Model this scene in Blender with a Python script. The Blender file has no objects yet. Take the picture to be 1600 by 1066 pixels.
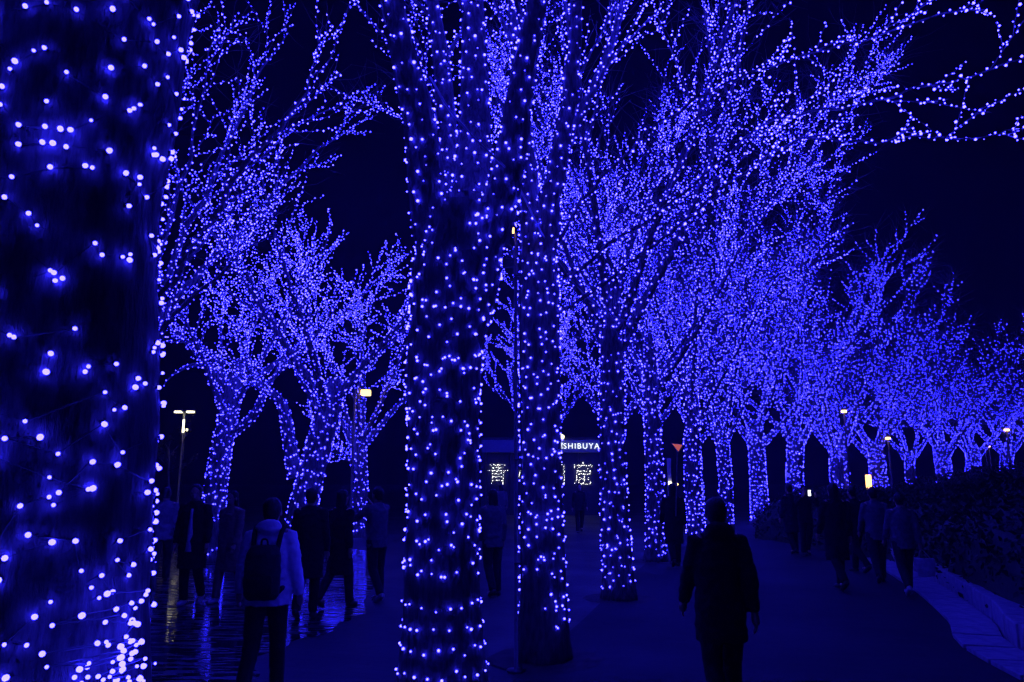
import bpy, bmesh, math, random
import numpy as np
from mathutils import Vector, Matrix, Quaternion, noise

# ------------------------------------------------------------------ camera, sky, light, exposure
scene = bpy.context.scene
COL = scene.collection
CAM_H = 1.8
F_PX = 1186.0                      # focal length in photo pixels (photo 1600 x 1066)
HORIZON = 750.0
PITCH = math.atan((HORIZON - 533.0) / F_PX)
cam_data = bpy.data.cameras.new('camera')
cam_data.sensor_width = 36.0
cam_data.lens = 36.0 * F_PX / 1600.0
cam_data.clip_start = 0.05
cam_data.clip_end = 3000.0
cam = bpy.data.objects.new('camera', cam_data)
COL.objects.link(cam)
cam.location = (0, 0, CAM_H)
cam.rotation_euler = (math.pi / 2 + PITCH, 0, 0)
scene.camera = cam

world = bpy.data.worlds.new('World')
scene.world = world
world.use_nodes = True
wn = world.node_tree
wbg = wn.nodes['Background']
sky_tex = wn.nodes.new('ShaderNodeTexSky')
sky_tex.sky_type = 'NISHITA'
sky_tex.sun_disc = False
sky_tex.sun_elevation = math.radians(-4.0)
sky_tex.sun_rotation = math.radians(200.0)
wn.links.new(sky_tex.outputs[0], wbg.inputs[0])
wbg.inputs[1].default_value = 0.002

scene.view_settings.view_transform = 'Standard'
scene.view_settings.look = 'None'
scene.view_settings.exposure = 0.0
scene.view_settings.gamma = 1.0
scene.view_settings.use_curve_mapping = False
cy = scene.cycles
cy.use_denoising = True
cy.max_bounces = 1
cy.diffuse_bounces = 1
cy.glossy_bounces = 1
cy.transmission_bounces = 0
cy.volume_bounces = 0
cy.caustics_reflective = False
cy.caustics_refractive = False
cy.sample_clamp_indirect = 4.0
cy.filter_width = 1.3
cy.use_light_tree = True
cy.light_sampling_threshold = 0.1
cy.use_adaptive_sampling = True
cy.adaptive_threshold = 0.07
cy.adaptive_min_samples = 28

RNG = random.Random(7)

# ------------------------------------------------------------------ pixel helpers (photo pixels -> points in the place)
CP, SP = math.cos(PITCH), math.sin(PITCH)
def ray(px, py):
    x = (px - 800.0) / F_PX
    v = (533.0 - py) / F_PX
    return Vector((x, CP - v * SP, SP + v * CP))
def at(px, py, d):
    """the point on the ray of a photo pixel that lies d metres ahead"""
    r = ray(px, py)
    t = d / r.y
    return Vector((r.x * t, d, CAM_H + r.z * t))
def ground(px, py):
    r = ray(px, py)
    t = -CAM_H / r.z
    return Vector((r.x * t, r.y * t, 0.0))
def base_at(px, d):
    """ground point at distance d under the photo column px (taken at the horizon)"""
    p = at(px, HORIZON, d)
    return Vector((p.x, p.y, 0.0))

# ------------------------------------------------------------------ materials
def mat(name):
    m = bpy.data.materials.new(name)
    m.use_nodes = True
    nt = m.node_tree
    return m, nt, nt.nodes['Principled BSDF']
def simple(name, col, rough=0.7, metal=0.0, noise_scale=None, var=0.25, bump=0.0):
    m, nt, b = mat(name)
    b.inputs['Base Color'].default_value = (*col, 1)
    b.inputs['Roughness'].default_value = rough
    b.inputs['Metallic'].default_value = metal
    if noise_scale:
        tc = nt.nodes.new('ShaderNodeTexCoord')
        n = nt.nodes.new('ShaderNodeTexNoise')
        n.inputs['Scale'].default_value = noise_scale
        n.inputs['Detail'].default_value = 6
        r = nt.nodes.new('ShaderNodeValToRGB')
        r.color_ramp.elements[0].position = 0.3
        r.color_ramp.elements[1].position = 0.7
        r.color_ramp.elements[0].color = (*[c * (1 - var) for c in col], 1)
        r.color_ramp.elements[1].color = (*[min(1, c * (1 + var)) for c in col], 1)
        nt.links.new(tc.outputs['Object'], n.inputs['Vector'])
        nt.links.new(n.outputs['Fac'], r.inputs['Fac'])
        nt.links.new(r.outputs['Color'], b.inputs['Base Color'])
        if bump:
            bp = nt.nodes.new('ShaderNodeBump')
            bp.inputs['Strength'].default_value = bump
            bp.inputs['Distance'].default_value = 0.02
            nt.links.new(n.outputs['Fac'], bp.inputs['Height'])
            nt.links.new(bp.outputs['Normal'], b.inputs['Normal'])
    return m
def emitter(name, col, strength):
    m = bpy.data.materials.new(name)
    m.use_nodes = True
    nt = m.node_tree
    nt.nodes.clear()
    e = nt.nodes.new('ShaderNodeEmission')
    o = nt.nodes.new('ShaderNodeOutputMaterial')
    e.inputs[0].default_value = (*col, 1)
    e.inputs[1].default_value = strength
    nt.links.new(e.outputs[0], o.inputs[0])
    m.cycles.emission_sampling = 'FRONT'
    return m

def bark_material():
    m, nt, b = mat('bark')
    tc = nt.nodes.new('ShaderNodeTexCoord')
    mp = nt.nodes.new('ShaderNodeMapping')
    mp.inputs['Scale'].default_value = (9, 9, 2.2)
    n1 = nt.nodes.new('ShaderNodeTexNoise')
    n1.inputs['Scale'].default_value = 3.0
    n1.inputs['Detail'].default_value = 9
    n1.inputs['Roughness'].default_value = 0.65
    n2 = nt.nodes.new('ShaderNodeTexVoronoi')
    n2.inputs['Scale'].default_value = 2.2
    r = nt.nodes.new('ShaderNodeValToRGB')
    r.color_ramp.elements[0].position = 0.32
    r.color_ramp.elements[0].color = (0.06, 0.056, 0.053, 1)
    r.color_ramp.elements[1].position = 0.72
    r.color_ramp.elements[1].color = (0.27, 0.25, 0.235, 1)
    mix = nt.nodes.new('ShaderNodeMath'); mix.operation = 'MULTIPLY_ADD'
    mix.inputs[1].default_value = 0.5
    nt.links.new(tc.outputs['Object'], mp.inputs['Vector'])
    nt.links.new(mp.outputs[0], n1.inputs['Vector'])
    nt.links.new(mp.outputs[0], n2.inputs['Vector'])
    nt.links.new(n1.outputs['Fac'], r.inputs['Fac'])
    nt.links.new(n2.outputs['Distance'], mix.inputs[0])
    nt.links.new(n1.outputs['Fac'], mix.inputs[2])
    bp = nt.nodes.new('ShaderNodeBump')
    bp.inputs['Strength'].default_value = 0.9
    bp.inputs['Distance'].default_value = 0.03
    nt.links.new(mix.outputs[0], bp.inputs['Height'])
    nt.links.new(bp.outputs['Normal'], b.inputs['Normal'])
    nt.links.new(r.outputs['Color'], b.inputs['Base Color'])
    b.inputs['Roughness'].default_value = 0.85
    return m

def paving_material(name, tint, wet):
    m, nt, b = mat(name)
    tc = nt.nodes.new('ShaderNodeTexCoord')
    br = nt.nodes.new('ShaderNodeTexBrick')
    br.inputs['Scale'].default_value = 1.6
    br.inputs['Mortar Size'].default_value = 0.012
    br.inputs['Color1'].default_value = (tint[0], tint[1], tint[2], 1)
    br.inputs['Color2'].default_value = (tint[0] * .7, tint[1] * .7, tint[2] * .72, 1)
    br.inputs['Mortar'].default_value = (0.02, 0.02, 0.02, 1)
    n = nt.nodes.new('ShaderNodeTexNoise')
    n.inputs['Scale'].default_value = 0.55
    n.inputs['Detail'].default_value = 7
    n2 = nt.nodes.new('ShaderNodeTexNoise')
    n2.inputs['Scale'].default_value = 60
    n2.inputs['Detail'].default_value = 4
    mp = nt.nodes.new('ShaderNodeMapping')
    mp.inputs['Rotation'].default_value = (0, 0, 0.34)
    nt.links.new(tc.outputs['Object'], mp.inputs['Vector'])
    for x in (br, n, n2):
        nt.links.new(mp.outputs[0], x.inputs['Vector'])
    mx = nt.nodes.new('ShaderNodeMix'); mx.data_type = 'RGBA'; mx.blend_type = 'MULTIPLY'
    mx.inputs['Factor'].default_value = 0.7
    rc = nt.nodes.new('ShaderNodeValToRGB')
    rc.color_ramp.elements[0].position = 0.3; rc.color_ramp.elements[0].color = (.35, .35, .35, 1)
    rc.color_ramp.elements[1].position = 0.7; rc.color_ramp.elements[1].color = (1, 1, 1, 1)
    nt.links.new(n.outputs['Fac'], rc.inputs['Fac'])
    nt.links.new(br.outputs['Color'], mx.inputs['A'])
    nt.links.new(rc.outputs['Color'], mx.inputs['B'])
    nt.links.new(mx.outputs['Result'], b.inputs['Base Color'])
    rr = nt.nodes.new('ShaderNodeMapRange')
    rr.inputs['From Min'].default_value = 0.35; rr.inputs['From Max'].default_value = 0.65
    rr.inputs['To Min'].default_value = 0.55 if wet else 0.75
    rr.inputs['To Max'].default_value = 0.75 if wet else 0.9
    nt.links.new(n.outputs['Fac'], rr.inputs['Value'])
    nt.links.new(rr.outputs['Result'], b.inputs['Roughness'])
    ad = nt.nodes.new('ShaderNodeMath'); ad.operation = 'MULTIPLY_ADD'
    ad.inputs[1].default_value = -0.6
    nt.links.new(br.outputs['Fac'], ad.inputs[0])
    nt.links.new(n2.outputs['Fac'], ad.inputs[2])
    bp = nt.nodes.new('ShaderNodeBump')
    bp.inputs['Strength'].default_value = 0.35
    bp.inputs['Distance'].default_value = 0.006
    nt.links.new(ad.outputs[0], bp.inputs['Height'])
    nt.links.new(bp.outputs['Normal'], b.inputs['Normal'])
    return m

def water_material():
    m, nt, b = mat('wet_film')
    tc = nt.nodes.new('ShaderNodeTexCoord')
    mp = nt.nodes.new('ShaderNodeMapping')
    mp.inputs['Scale'].default_value = (9.0, 16.0, 1.0)
    n = nt.nodes.new('ShaderNodeTexNoise')
    n.inputs['Scale'].default_value = 2.2
    n.inputs['Detail'].default_value = 5
    bp = nt.nodes.new('ShaderNodeBump')
    bp.inputs['Strength'].default_value = 0.07
    bp.inputs['Distance'].default_value = 0.01
    nt.links.new(tc.outputs['Object'], mp.inputs['Vector'])
    nt.links.new(mp.outputs[0], n.inputs['Vector'])
    nt.links.new(n.outputs['Fac'], bp.inputs['Height'])
    nt.links.new(bp.outputs['Normal'], b.inputs['Normal'])
    b.inputs['Base Color'].default_value = (0.02, 0.02, 0.022, 1)
    mp2 = nt.nodes.new('ShaderNodeMapping')
    mp2.inputs['Scale'].default_value = (1.1, 6.5, 1.0)
    n2 = nt.nodes.new('ShaderNodeTexNoise')
    n2.inputs['Scale'].default_value = 1.6
    n2.inputs['Detail'].default_value = 6
    rr = nt.nodes.new('ShaderNodeMapRange')
    rr.inputs['From Min'].default_value = 0.46; rr.inputs['From Max'].default_value = 0.56
    rr.inputs['To Min'].default_value = 0.03; rr.inputs['To Max'].default_value = 0.4
    nt.links.new(tc.outputs['Object'], mp2.inputs['Vector'])
    nt.links.new(mp2.outputs[0], n2.inputs['Vector'])
    nt.links.new(n2.outputs['Fac'], rr.inputs['Value'])
    nt.links.new(rr.outputs['Result'], b.inputs['Roughness'])
    b.inputs['IOR'].default_value = 1.36
    return m

M = {}
M['bark'] = bark_material()
M['twig'] = simple('twig_bark', (0.15, 0.14, 0.13), 0.85, noise_scale=30, var=.3)
M['paving'] = paving_material('plaza_paving', (0.042, 0.04, 0.04), True)
M['path'] = paving_material('path_paving', (0.027, 0.027, 0.028), False)
M['soil'] = simple('soil', (0.05, 0.04, 0.03), 0.95, noise_scale=4, var=.5, bump=.6)
M['water'] = water_material()
M['cable'] = simple('cable_rubber', (0.09, 0.10, 0.09), 0.5)
M['socket'] = simple('bulb_socket', (0.03, 0.04, 0.035), 0.4)
M['stone'] = simple('kerb_stone', (0.40, 0.39, 0.38), 0.8, noise_scale=9, var=.25, bump=.4)
M['steel'] = simple('painted_steel', (0.10, 0.10, 0.11), 0.45, 0.6, noise_scale=14, var=.2)
M['pale_steel'] = simple('galvanised_steel', (0.40, 0.41, 0.42), 0.4, 0.7, noise_scale=10, var=.2)
M['fascia'] = simple('fascia_board', (0.20, 0.24, 0.30), 0.5, noise_scale=3, var=.1)
M['gate_dark'] = simple('dark_cladding', (0.035, 0.035, 0.04), 0.6, noise_scale=5, var=.3)
M['glass'] = simple('dark_glass', (0.02, 0.022, 0.025), 0.08)
M['leaf'] = simple('hedge_leaf', (0.035, 0.06, 0.02), 0.7, noise_scale=6, var=.5)
M['leaf_dry'] = simple('dry_leaf', (0.10, 0.08, 0.035), 0.7, noise_scale=6, var=.5)
M['skin'] = simple('skin', (0.45, 0.30, 0.22), 0.55)
M['hair'] = simple('dark_hair', (0.015, 0.012, 0.01), 0.5, noise_scale=60, var=.4, bump=.4)
M['black_cloth'] = simple('black_cloth', (0.014, 0.014, 0.016), 0.95, noise_scale=20, var=.3, bump=.4)
M['dark_cloth'] = simple('dark_cloth', (0.028, 0.028, 0.034), 0.95, noise_scale=20, var=.3, bump=.4)
M['grey_cloth'] = simple('grey_cloth', (0.16, 0.155, 0.16), 0.9, noise_scale=20, var=.2, bump=.4)
M['pale_cloth'] = simple('pale_cloth', (0.70, 0.70, 0.74), 0.9, noise_scale=18, var=.12, bump=.4)
M['beige_cloth'] = simple('beige_cloth', (0.30, 0.22, 0.16), 0.9, noise_scale=18, var=.15, bump=.4)
M['white_cloth'] = simple('white_cloth', (0.62, 0.62, 0.62), 0.8, noise_scale=18, var=.08, bump=.3)
M['shoe_pale'] = simple('pale_shoe', (0.55, 0.55, 0.55), 0.6)
M['shoe_dark'] = simple('dark_shoe', (0.03, 0.03, 0.03), 0.5)
M['red_sign'] = emitter('sign_red_glow', (1.0, 0.20, 0.22), 0.45)  # glow put into the sign face so its red shows in blue light
M['white_sign'] = simple('sign_white', (0.75, 0.75, 0.75), 0.4)
M['sign_back'] = simple('sign_back', (0.35, 0.35, 0.36), 0.4, .6)
BULB_COL = (0.018, 0.0145, 1.0)
def bulb_mat(name, s):
    return emitter(name, BULB_COL, s)
M['lamp_warm'] = emitter('lamp_warm', (1.0, 0.62, 0.22), 3.2)
M['lamp_white'] = emitter('lamp_white', (1.0, 0.88, 0.52), 2.8)
M['lamp_orange'] = emitter('lamp_orange', (1.0, 0.45, 0.12), 5.0)
M['sign_light'] = emitter('sign_letter_light', (0.85, 0.92, 1.0), 1.6)
M['sign_bulb'] = emitter('sign_bulb', (0.95, 0.95, 0.85), 3.2)
M['phone_screen'] = emitter('phone_screen', (0.9, 0.95, 1.0), 4.0)

# ------------------------------------------------------------------ mesh helpers
def link(o, parent=None):
    COL.objects.link(o)
    if parent is not None:
        o.parent = parent
    return o
def tag(o, label=None, cat=None, group=None, kind=None):
    if label: o['label'] = label
    if cat: o['category'] = cat
    if group: o['group'] = group
    if kind: o['kind'] = kind
    return o
def empty(name, loc=(0, 0, 0), rz=0.0):
    o = bpy.data.objects.new(name, None)
    o.empty_display_size = 0.2
    o.location = loc
    o.rotation_euler = (0, 0, rz)
    return link(o)
def np_mesh(name, verts, faces, smooth=False):
    """verts (N,3), faces (M,k) arrays of equal size"""
    verts = np.asarray(verts, dtype=np.float32)
    faces = np.asarray(faces, dtype=np.int32)
    me = bpy.data.meshes.new(name)
    k = faces.shape[1]
    me.vertices.add(len(verts)); me.vertices.foreach_set('co', verts.ravel())
    me.loops.add(faces.size); me.loops.foreach_set('vertex_index', faces.ravel())
    me.polygons.add(len(faces))
    me.polygons.foreach_set('loop_start', np.arange(0, faces.size, k, dtype=np.int32))
    if smooth:
        me.polygons.foreach_set('use_smooth', np.ones(len(faces), dtype=bool))
    me.update(calc_edges=True)
    return me
def mesh_obj(name, me, m, parent=None, loc=None):
    o = bpy.data.objects.new(name, me)
    if m is not None and len(me.materials) == 0:
        me.materials.append(m)
    if loc is not None:
        o.location = loc
    return link(o, parent)
class MB:
    """collects verts and faces of one part"""
    def __init__(self): self.v = []; self.f = []
    def add(self, v, f):
        n = len(self.v)
        self.v += [tuple(p) for p in v]
        self.f += [tuple(i + n for i in q) for q in f]
        return self
    def box(self, c, s, rz=0.0, bev=0.0):
        x, y, z = s[0] / 2, s[1] / 2, s[2] / 2
        R = Matrix.Rotation(rz, 3, 'Z')
        if bev <= 0:
            pts = [(-x, -y, -z), (x, -y, -z), (x, y, -z), (-x, y, -z), (-x, -y, z), (x, -y, z), (x, y, z), (-x, y, z)]
            fs = [(0, 3, 2, 1), (4, 5, 6, 7), (0, 1, 5, 4), (1, 2, 6, 5), (2, 3, 7, 6), (3, 0, 4, 7)]
            return self.add([R @ Vector(p) + Vector(c) for p in pts], fs)
        bm = bmesh.new()
        bmesh.ops.create_cube(bm, size=1)
        for v in bm.verts: v.co = Vector((v.co.x * s[0], v.co.y * s[1], v.co.z * s[2]))
        bmesh.ops.bevel(bm, geom=list(bm.edges), offset=bev, segments=2, affect='EDGES', profile=.5)
        bm.verts.index_update()
        self.add([R @ v.co + Vector(c) for v in bm.verts], [[v.index for v in f.verts] for f in bm.faces])
        bm.free()
        return self
    def tube(self, pts, rads, n=8, cap=True):
        v, f = tube_geo([Vector(p) for p in pts], rads, n, cap)
        return self.add(v, f)
    def ball(self, c, r, seg=10, rings=6):
        v = []; f = []
        rx, ry, rz = (r, r, r) if not hasattr(r, '__len__') else r
        for i in range(1, rings):
            th = math.pi * i / rings
            for j in range(seg):
                a = 2 * math.pi * j / seg
                v.append((c[0] + rx * math.sin(th) * math.cos(a), c[1] + ry * math.sin(th) * math.sin(a), c[2] + rz * math.cos(th)))
        top = len(v); v.append((c[0], c[1], c[2] + rz)); v.append((c[0], c[1], c[2] - rz))
        for i in range(rings - 2):
            for j in range(seg):
                a, b_ = i * seg + j, i * seg + (j + 1) % seg
                f.append((a, a + seg, b_ + seg, b_))
        for j in range(seg):
            f.append((top, j, (j + 1) % seg))
            q = (rings - 2) * seg
            f.append((top + 1, q + (j + 1) % seg, q + j))
        return self.add(v, f)
    def build(self, name, m, parent=None, smooth=False, loc=None):
        me = bpy.data.meshes.new(name)
        me.from_pydata(self.v, [], self.f)
        if smooth:
            me.polygons.foreach_set('use_smooth', [True] * len(me.polygons))
        me.update()
        return mesh_obj(name, me, m, parent, loc)

def frames(pts):
    """tangent + parallel transported normals along a polyline"""
    n = len(pts)
    T = []
    for i in range(n):
        a = pts[max(0, i - 1)]; b = pts[min(n - 1, i + 1)]
        t = (b - a)
        T.append(t.normalized() if t.length > 1e-9 else Vector((0, 0, 1)))
    ref = Vector((1, 0, 0)) if abs(T[0].x) < 0.9 else Vector((0, 1, 0))
    N = [(ref - T[0] * ref.dot(T[0])).normalized()]
    for i in range(1, n):
        v = N[-1] - T[i] * N[-1].dot(T[i])
        N.append(v.normalized() if v.length > 1e-6 else N[-1])
    B = [T[i].cross(N[i]) for i in range(n)]
    return T, N, B
def tube_geo(pts, rads, n=8, cap=True, rfun=None):
    T, N, B = frames(pts)
    v = []; f = []
    for i, p in enumerate(pts):
        for j in range(n):
            a = 2 * math.pi * j / n
            r = rads[i] if rfun is None else rads[i] * rfun(i, a)
            v.append(p + (N[i] * math.cos(a) + B[i] * math.sin(a)) * r)
    for i in range(len(pts) - 1):
        for j in range(n):
            k = (j + 1) % n
            f.append((i * n + j, i * n + k, (i + 1) * n + k, (i + 1) * n + j))
    if cap:
        f.append(tuple(range(n - 1, -1, -1)))
        q = (len(pts) - 1) * n
        f.append(tuple(q + j for j in range(n)))
    return v, f

# ------------------------------------------------------------------ trees wrapped in blue bulbs
class Branch:
    __slots__ = ('pts', 'rad', 'lvl', 'cum', 'T', 'N', 'B', 'limb', 'bump')
    def __init__(self, pts, rad, lvl, limb=0, bump=None):
        self.pts = pts; self.rad = rad; self.lvl = lvl; self.limb = limb; self.bump = bump
        self.cum = [0.0]
        for i in range(1, len(pts)):
            self.cum.append(self.cum[-1] + (pts[i] - pts[i - 1]).length)
        self.T, self.N, self.B = frames(pts)
    @property
    def length(self): return self.cum[-1]
    def loc(self, s):
        c = self.cum
        i = 0
        while i < len(c) - 2 and c[i + 1] < s: i += 1
        L = c[i + 1] - c[i]
        t = 0 if L < 1e-9 else min(1, max(0, (s - c[i]) / L))
        return i, t
    def point(self, s):
        i, t = self.loc(s)
        return self.pts[i].lerp(self.pts[i + 1], t)
    def radius(self, s):
        i, t = self.loc(s)
        return self.rad[i] * (1 - t) + self.rad[i + 1] * t
    def tangent(self, s):
        i, t = self.loc(s)
        return self.T[i].lerp(self.T[i + 1], t).normalized()
    def surf(self, s, ang):
        i, t = self.loc(s)
        n = self.N[i].lerp(self.N[i + 1], t); b = self.B[i].lerp(self.B[i + 1], t)
        d = (n * math.cos(ang) + b * math.sin(ang)).normalized()
        r = self.rad[i] * (1 - t) + self.rad[i + 1] * t
        if self.bump: r *= self.bump(i + t, ang)
        return self.pts[i].lerp(self.pts[i + 1], t), d, r

def smooth_path(ctrl, n):
    """Catmull-Rom through control points, n points per span"""
    P = [Vector(p) for p in ctrl]
    P = [P[0] * 2 - P[1]] + P + [P[-1] * 2 - P[-2]]
    out = []
    for i in range(1, len(P) - 2):
        for k in range(n):
            t = k / n
            a, b, c, d = P[i - 1], P[i], P[i + 1], P[i + 2]
            out.append(0.5 * ((2 * b) + (c - a) * t + (2 * a - 5 * b + 4 * c - d) * t * t + (3 * b - a - 3 * c + d) * t ** 3))
    out.append(P[-2])
    return out
def lerp_list(vals, n):
    out = []
    for i in range(len(vals) - 1):
        for k in range(n):
            out.append(vals[i] + (vals[i + 1] - vals[i]) * k / n)
    out.append(vals[-1])
    return out

def rand_unit(rng):
    while True:
        v = Vector((rng.uniform(-1, 1), rng.uniform(-1, 1), rng.uniform(-1, 1)))
        if 0.05 < v.length < 1: return v.normalized()
def grow(start, d, length, r0, r1, n, rng, wobble, up, lvl, limb):
    pts = [start.copy()]; rad = [r0]
    d = d.normalized(); step = length / n
    for i in range(n):
        d = (d + rand_unit(rng) * wobble + Vector((0, 0, up))).normalized()
        pts.append(pts[-1] + d * step)
        t = (i + 1) / n
        rad.append(r0 + (r1 - r0) * t ** 0.6)
    return Branch(pts, rad, lvl, limb)
def side_dir(t, rng, ang_lo, ang_hi):
    axis = t.cross(rand_unit(rng))
    if axis.length < 1e-3: axis = Vector((1, 0, 0))
    q = Quaternion(axis.normalized(), math.radians(rng.uniform(ang_lo, ang_hi)))
    return q @ t

def ramify(limb, rng, n_sub, sub_len, n_twig, twig_len, start=0.25, up=0.04, out=None, ang=(22, 48)):
    """secondary branches and twigs of one limb"""
    res = []
    L = limb.length
    for k in range(n_sub):
        f = start + (1.0 - start) * (k + rng.random() * .8) / n_sub
        s = min(f * L, L * 0.995)
        t = limb.tangent(s)
        d = side_dir(t, rng, *ang)
        d = (d + Vector((0, 0, 0.12))).normalized()
        sl = sub_len * (1.15 - 0.6 * f) * rng.uniform(.65, 1.25)
        r = min(limb.radius(s) * .6, 0.05)
        b = grow(limb.point(s), d, sl, r, 0.008, 6, rng, 0.13, up, 2, limb.limb)
        res.append(b)
        for j in range(n_twig):
            ff = 0.15 + 0.85 * (j + rng.random()) / n_twig
            s2 = min(ff, .99) * b.length
            d2 = side_dir(b.tangent(s2), rng, 20, 50)
            tl = twig_len * rng.uniform(.5, 1.3) * (1.1 - .4 * ff)
            res.append(grow(b.point(s2), d2, tl, min(0.012, b.radius(s2)), 0.004, 4, rng, 0.16, up, 3, limb.limb))
    return res

def wrap(branch, rng, spacing, pitch, thin_step, s0=0.0, s1=None, off=0.012, jitter=1.0, uneven=0.0):
    """positions + outward directions of bulbs wound round a branch"""
    out = []
    s = s0; ang = rng.uniform(0, 6.28)
    end = branch.length if s1 is None else s1
    while s < end:
        r = branch.radius(s)
        if r > 0.028:
            c = 2 * math.pi * r
            h = math.hypot(c, pitch)
            s += spacing * pitch / h * rng.uniform(.6, 1.4)
            ang += 2 * math.pi * (spacing / h) * rng.uniform(.6, 1.4)
            ss = s + rng.gauss(0, pitch * .32 * jitter)
        else:
            s += thin_step * rng.uniform(.55, 1.5)
            ang += rng.uniform(1.2, 4.2)
            ss = s
        if s >= end: break
        ss = min(max(ss, s0), end - 1e-4)
        p, d, rr = branch.surf(ss, ang + rng.gauss(0, .12) * jitter)
        if uneven and noise.noise((p + d * rr) * uneven) > .40: continue
        out.append((p + d * (rr + off), d))
        if uneven and rng.random() < .22:
            p2, d2, r2 = branch.surf(min(ss + rng.uniform(-.03, .03), end - 1e-4), ang + rng.uniform(-.05, .05) / max(rr, .05))
            out.append((p2 + d2 * (r2 + off), d2))
    return out

OCT_V = np.array([(1, 1, 1), (-1, -1, 1), (-1, 1, -1), (1, -1, -1)], dtype=np.float32) * .78      # far bulbs are under a pixel: four faces
OCT_F = np.array([(0, 1, 3), (0, 2, 1), (0, 3, 2), (1, 2, 3)], dtype=np.int32)
def ico_arrays(sub):
    bm = bmesh.new()
    bmesh.ops.create_icosphere(bm, subdivisions=sub, radius=1)
    bm.verts.index_update()
    v = np.array([p.co[:] for p in bm.verts], dtype=np.float32)
    f = np.array([[q.index for q in p.verts] for p in bm.faces], dtype=np.int32)
    bm.free()
    return v, f
ICO_V, ICO_F = ico_arrays(1)
def bulbs_mesh(name, pos, r, rng, var=0.36, fine=False):
    V, F = (ICO_V, ICO_F) if fine else (OCT_V, OCT_F)
    pos = np.array([p[:] for p in pos], dtype=np.float32)
    g = np.random.default_rng(rng.randrange(1 << 30))
    rr = r * (1 + g.normal(0, var, len(pos))).clip(.45, 1.75)
    v = (pos[:, None, :] + V[None] * rr[:, None, None].astype(np.float32)).reshape(-1, 3)
    f = (F[None] + (np.arange(len(pos)) * len(V))[:, None, None]).reshape(-1, 3)
    return np_mesh(name, v, f)

def led_mesh(name, r, m_light):
    """one bulb: a rounded lens on a short socket, pointing +Z"""
    prof = [(0.0, 1.15), (0.45, 1.02), (0.85, 0.6), (1.0, 0.0), (0.9, -0.6), (0.6, -0.75), (0.55, -1.7), (0.0, -1.75)]
    n = 8
    v = [(0, 0, prof[0][1] * r)]; f = []; mi = []
    for (a, z) in prof[1:-1]:
        for j in range(n):
            t = 2 * math.pi * j / n
            v.append((a * r * math.cos(t), a * r * math.sin(t), z * r))
    v.append((0, 0, prof[-1][1] * r))
    for j in range(n): f.append((0, 1 + j, 1 + (j + 1) % n)); mi.append(0)
    k = len(prof) - 2
    for i in range(k - 1):
        for j in range(n):
            a = 1 + i * n + j; b = 1 + i * n + (j + 1) % n
            f.append((a, a + n, b + n, b)); mi.append(0 if i < 3 else 1)
    q = 1 + (k - 1) * n
    for j in range(n): f.append((len(v) - 1, q + (j + 1) % n, q + j)); mi.append(1)
    me = bpy.data.meshes.new(name)
    me.from_pydata(v, [], f)
    me.materials.append(m_light); me.materials.append(M['socket'])
    me.polygons.foreach_set('material_index', mi)
    me.polygons.foreach_set('use_smooth', [True] * len(f))
    me.update()
    return me

def cable_geo(mb, seq, r=0.0035):
    """a thin cable laid through consecutive bulb feet"""
    run = []
    for p in seq:
        if run and (p - run[-1]).length > 0.6:
            if len(run) > 2: mb.tube(run, [r] * len(run), 3, False)
            run = []
        run.append(p)
    if len(run) > 2: mb.tube(run, [r] * len(run), 3, False)

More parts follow.
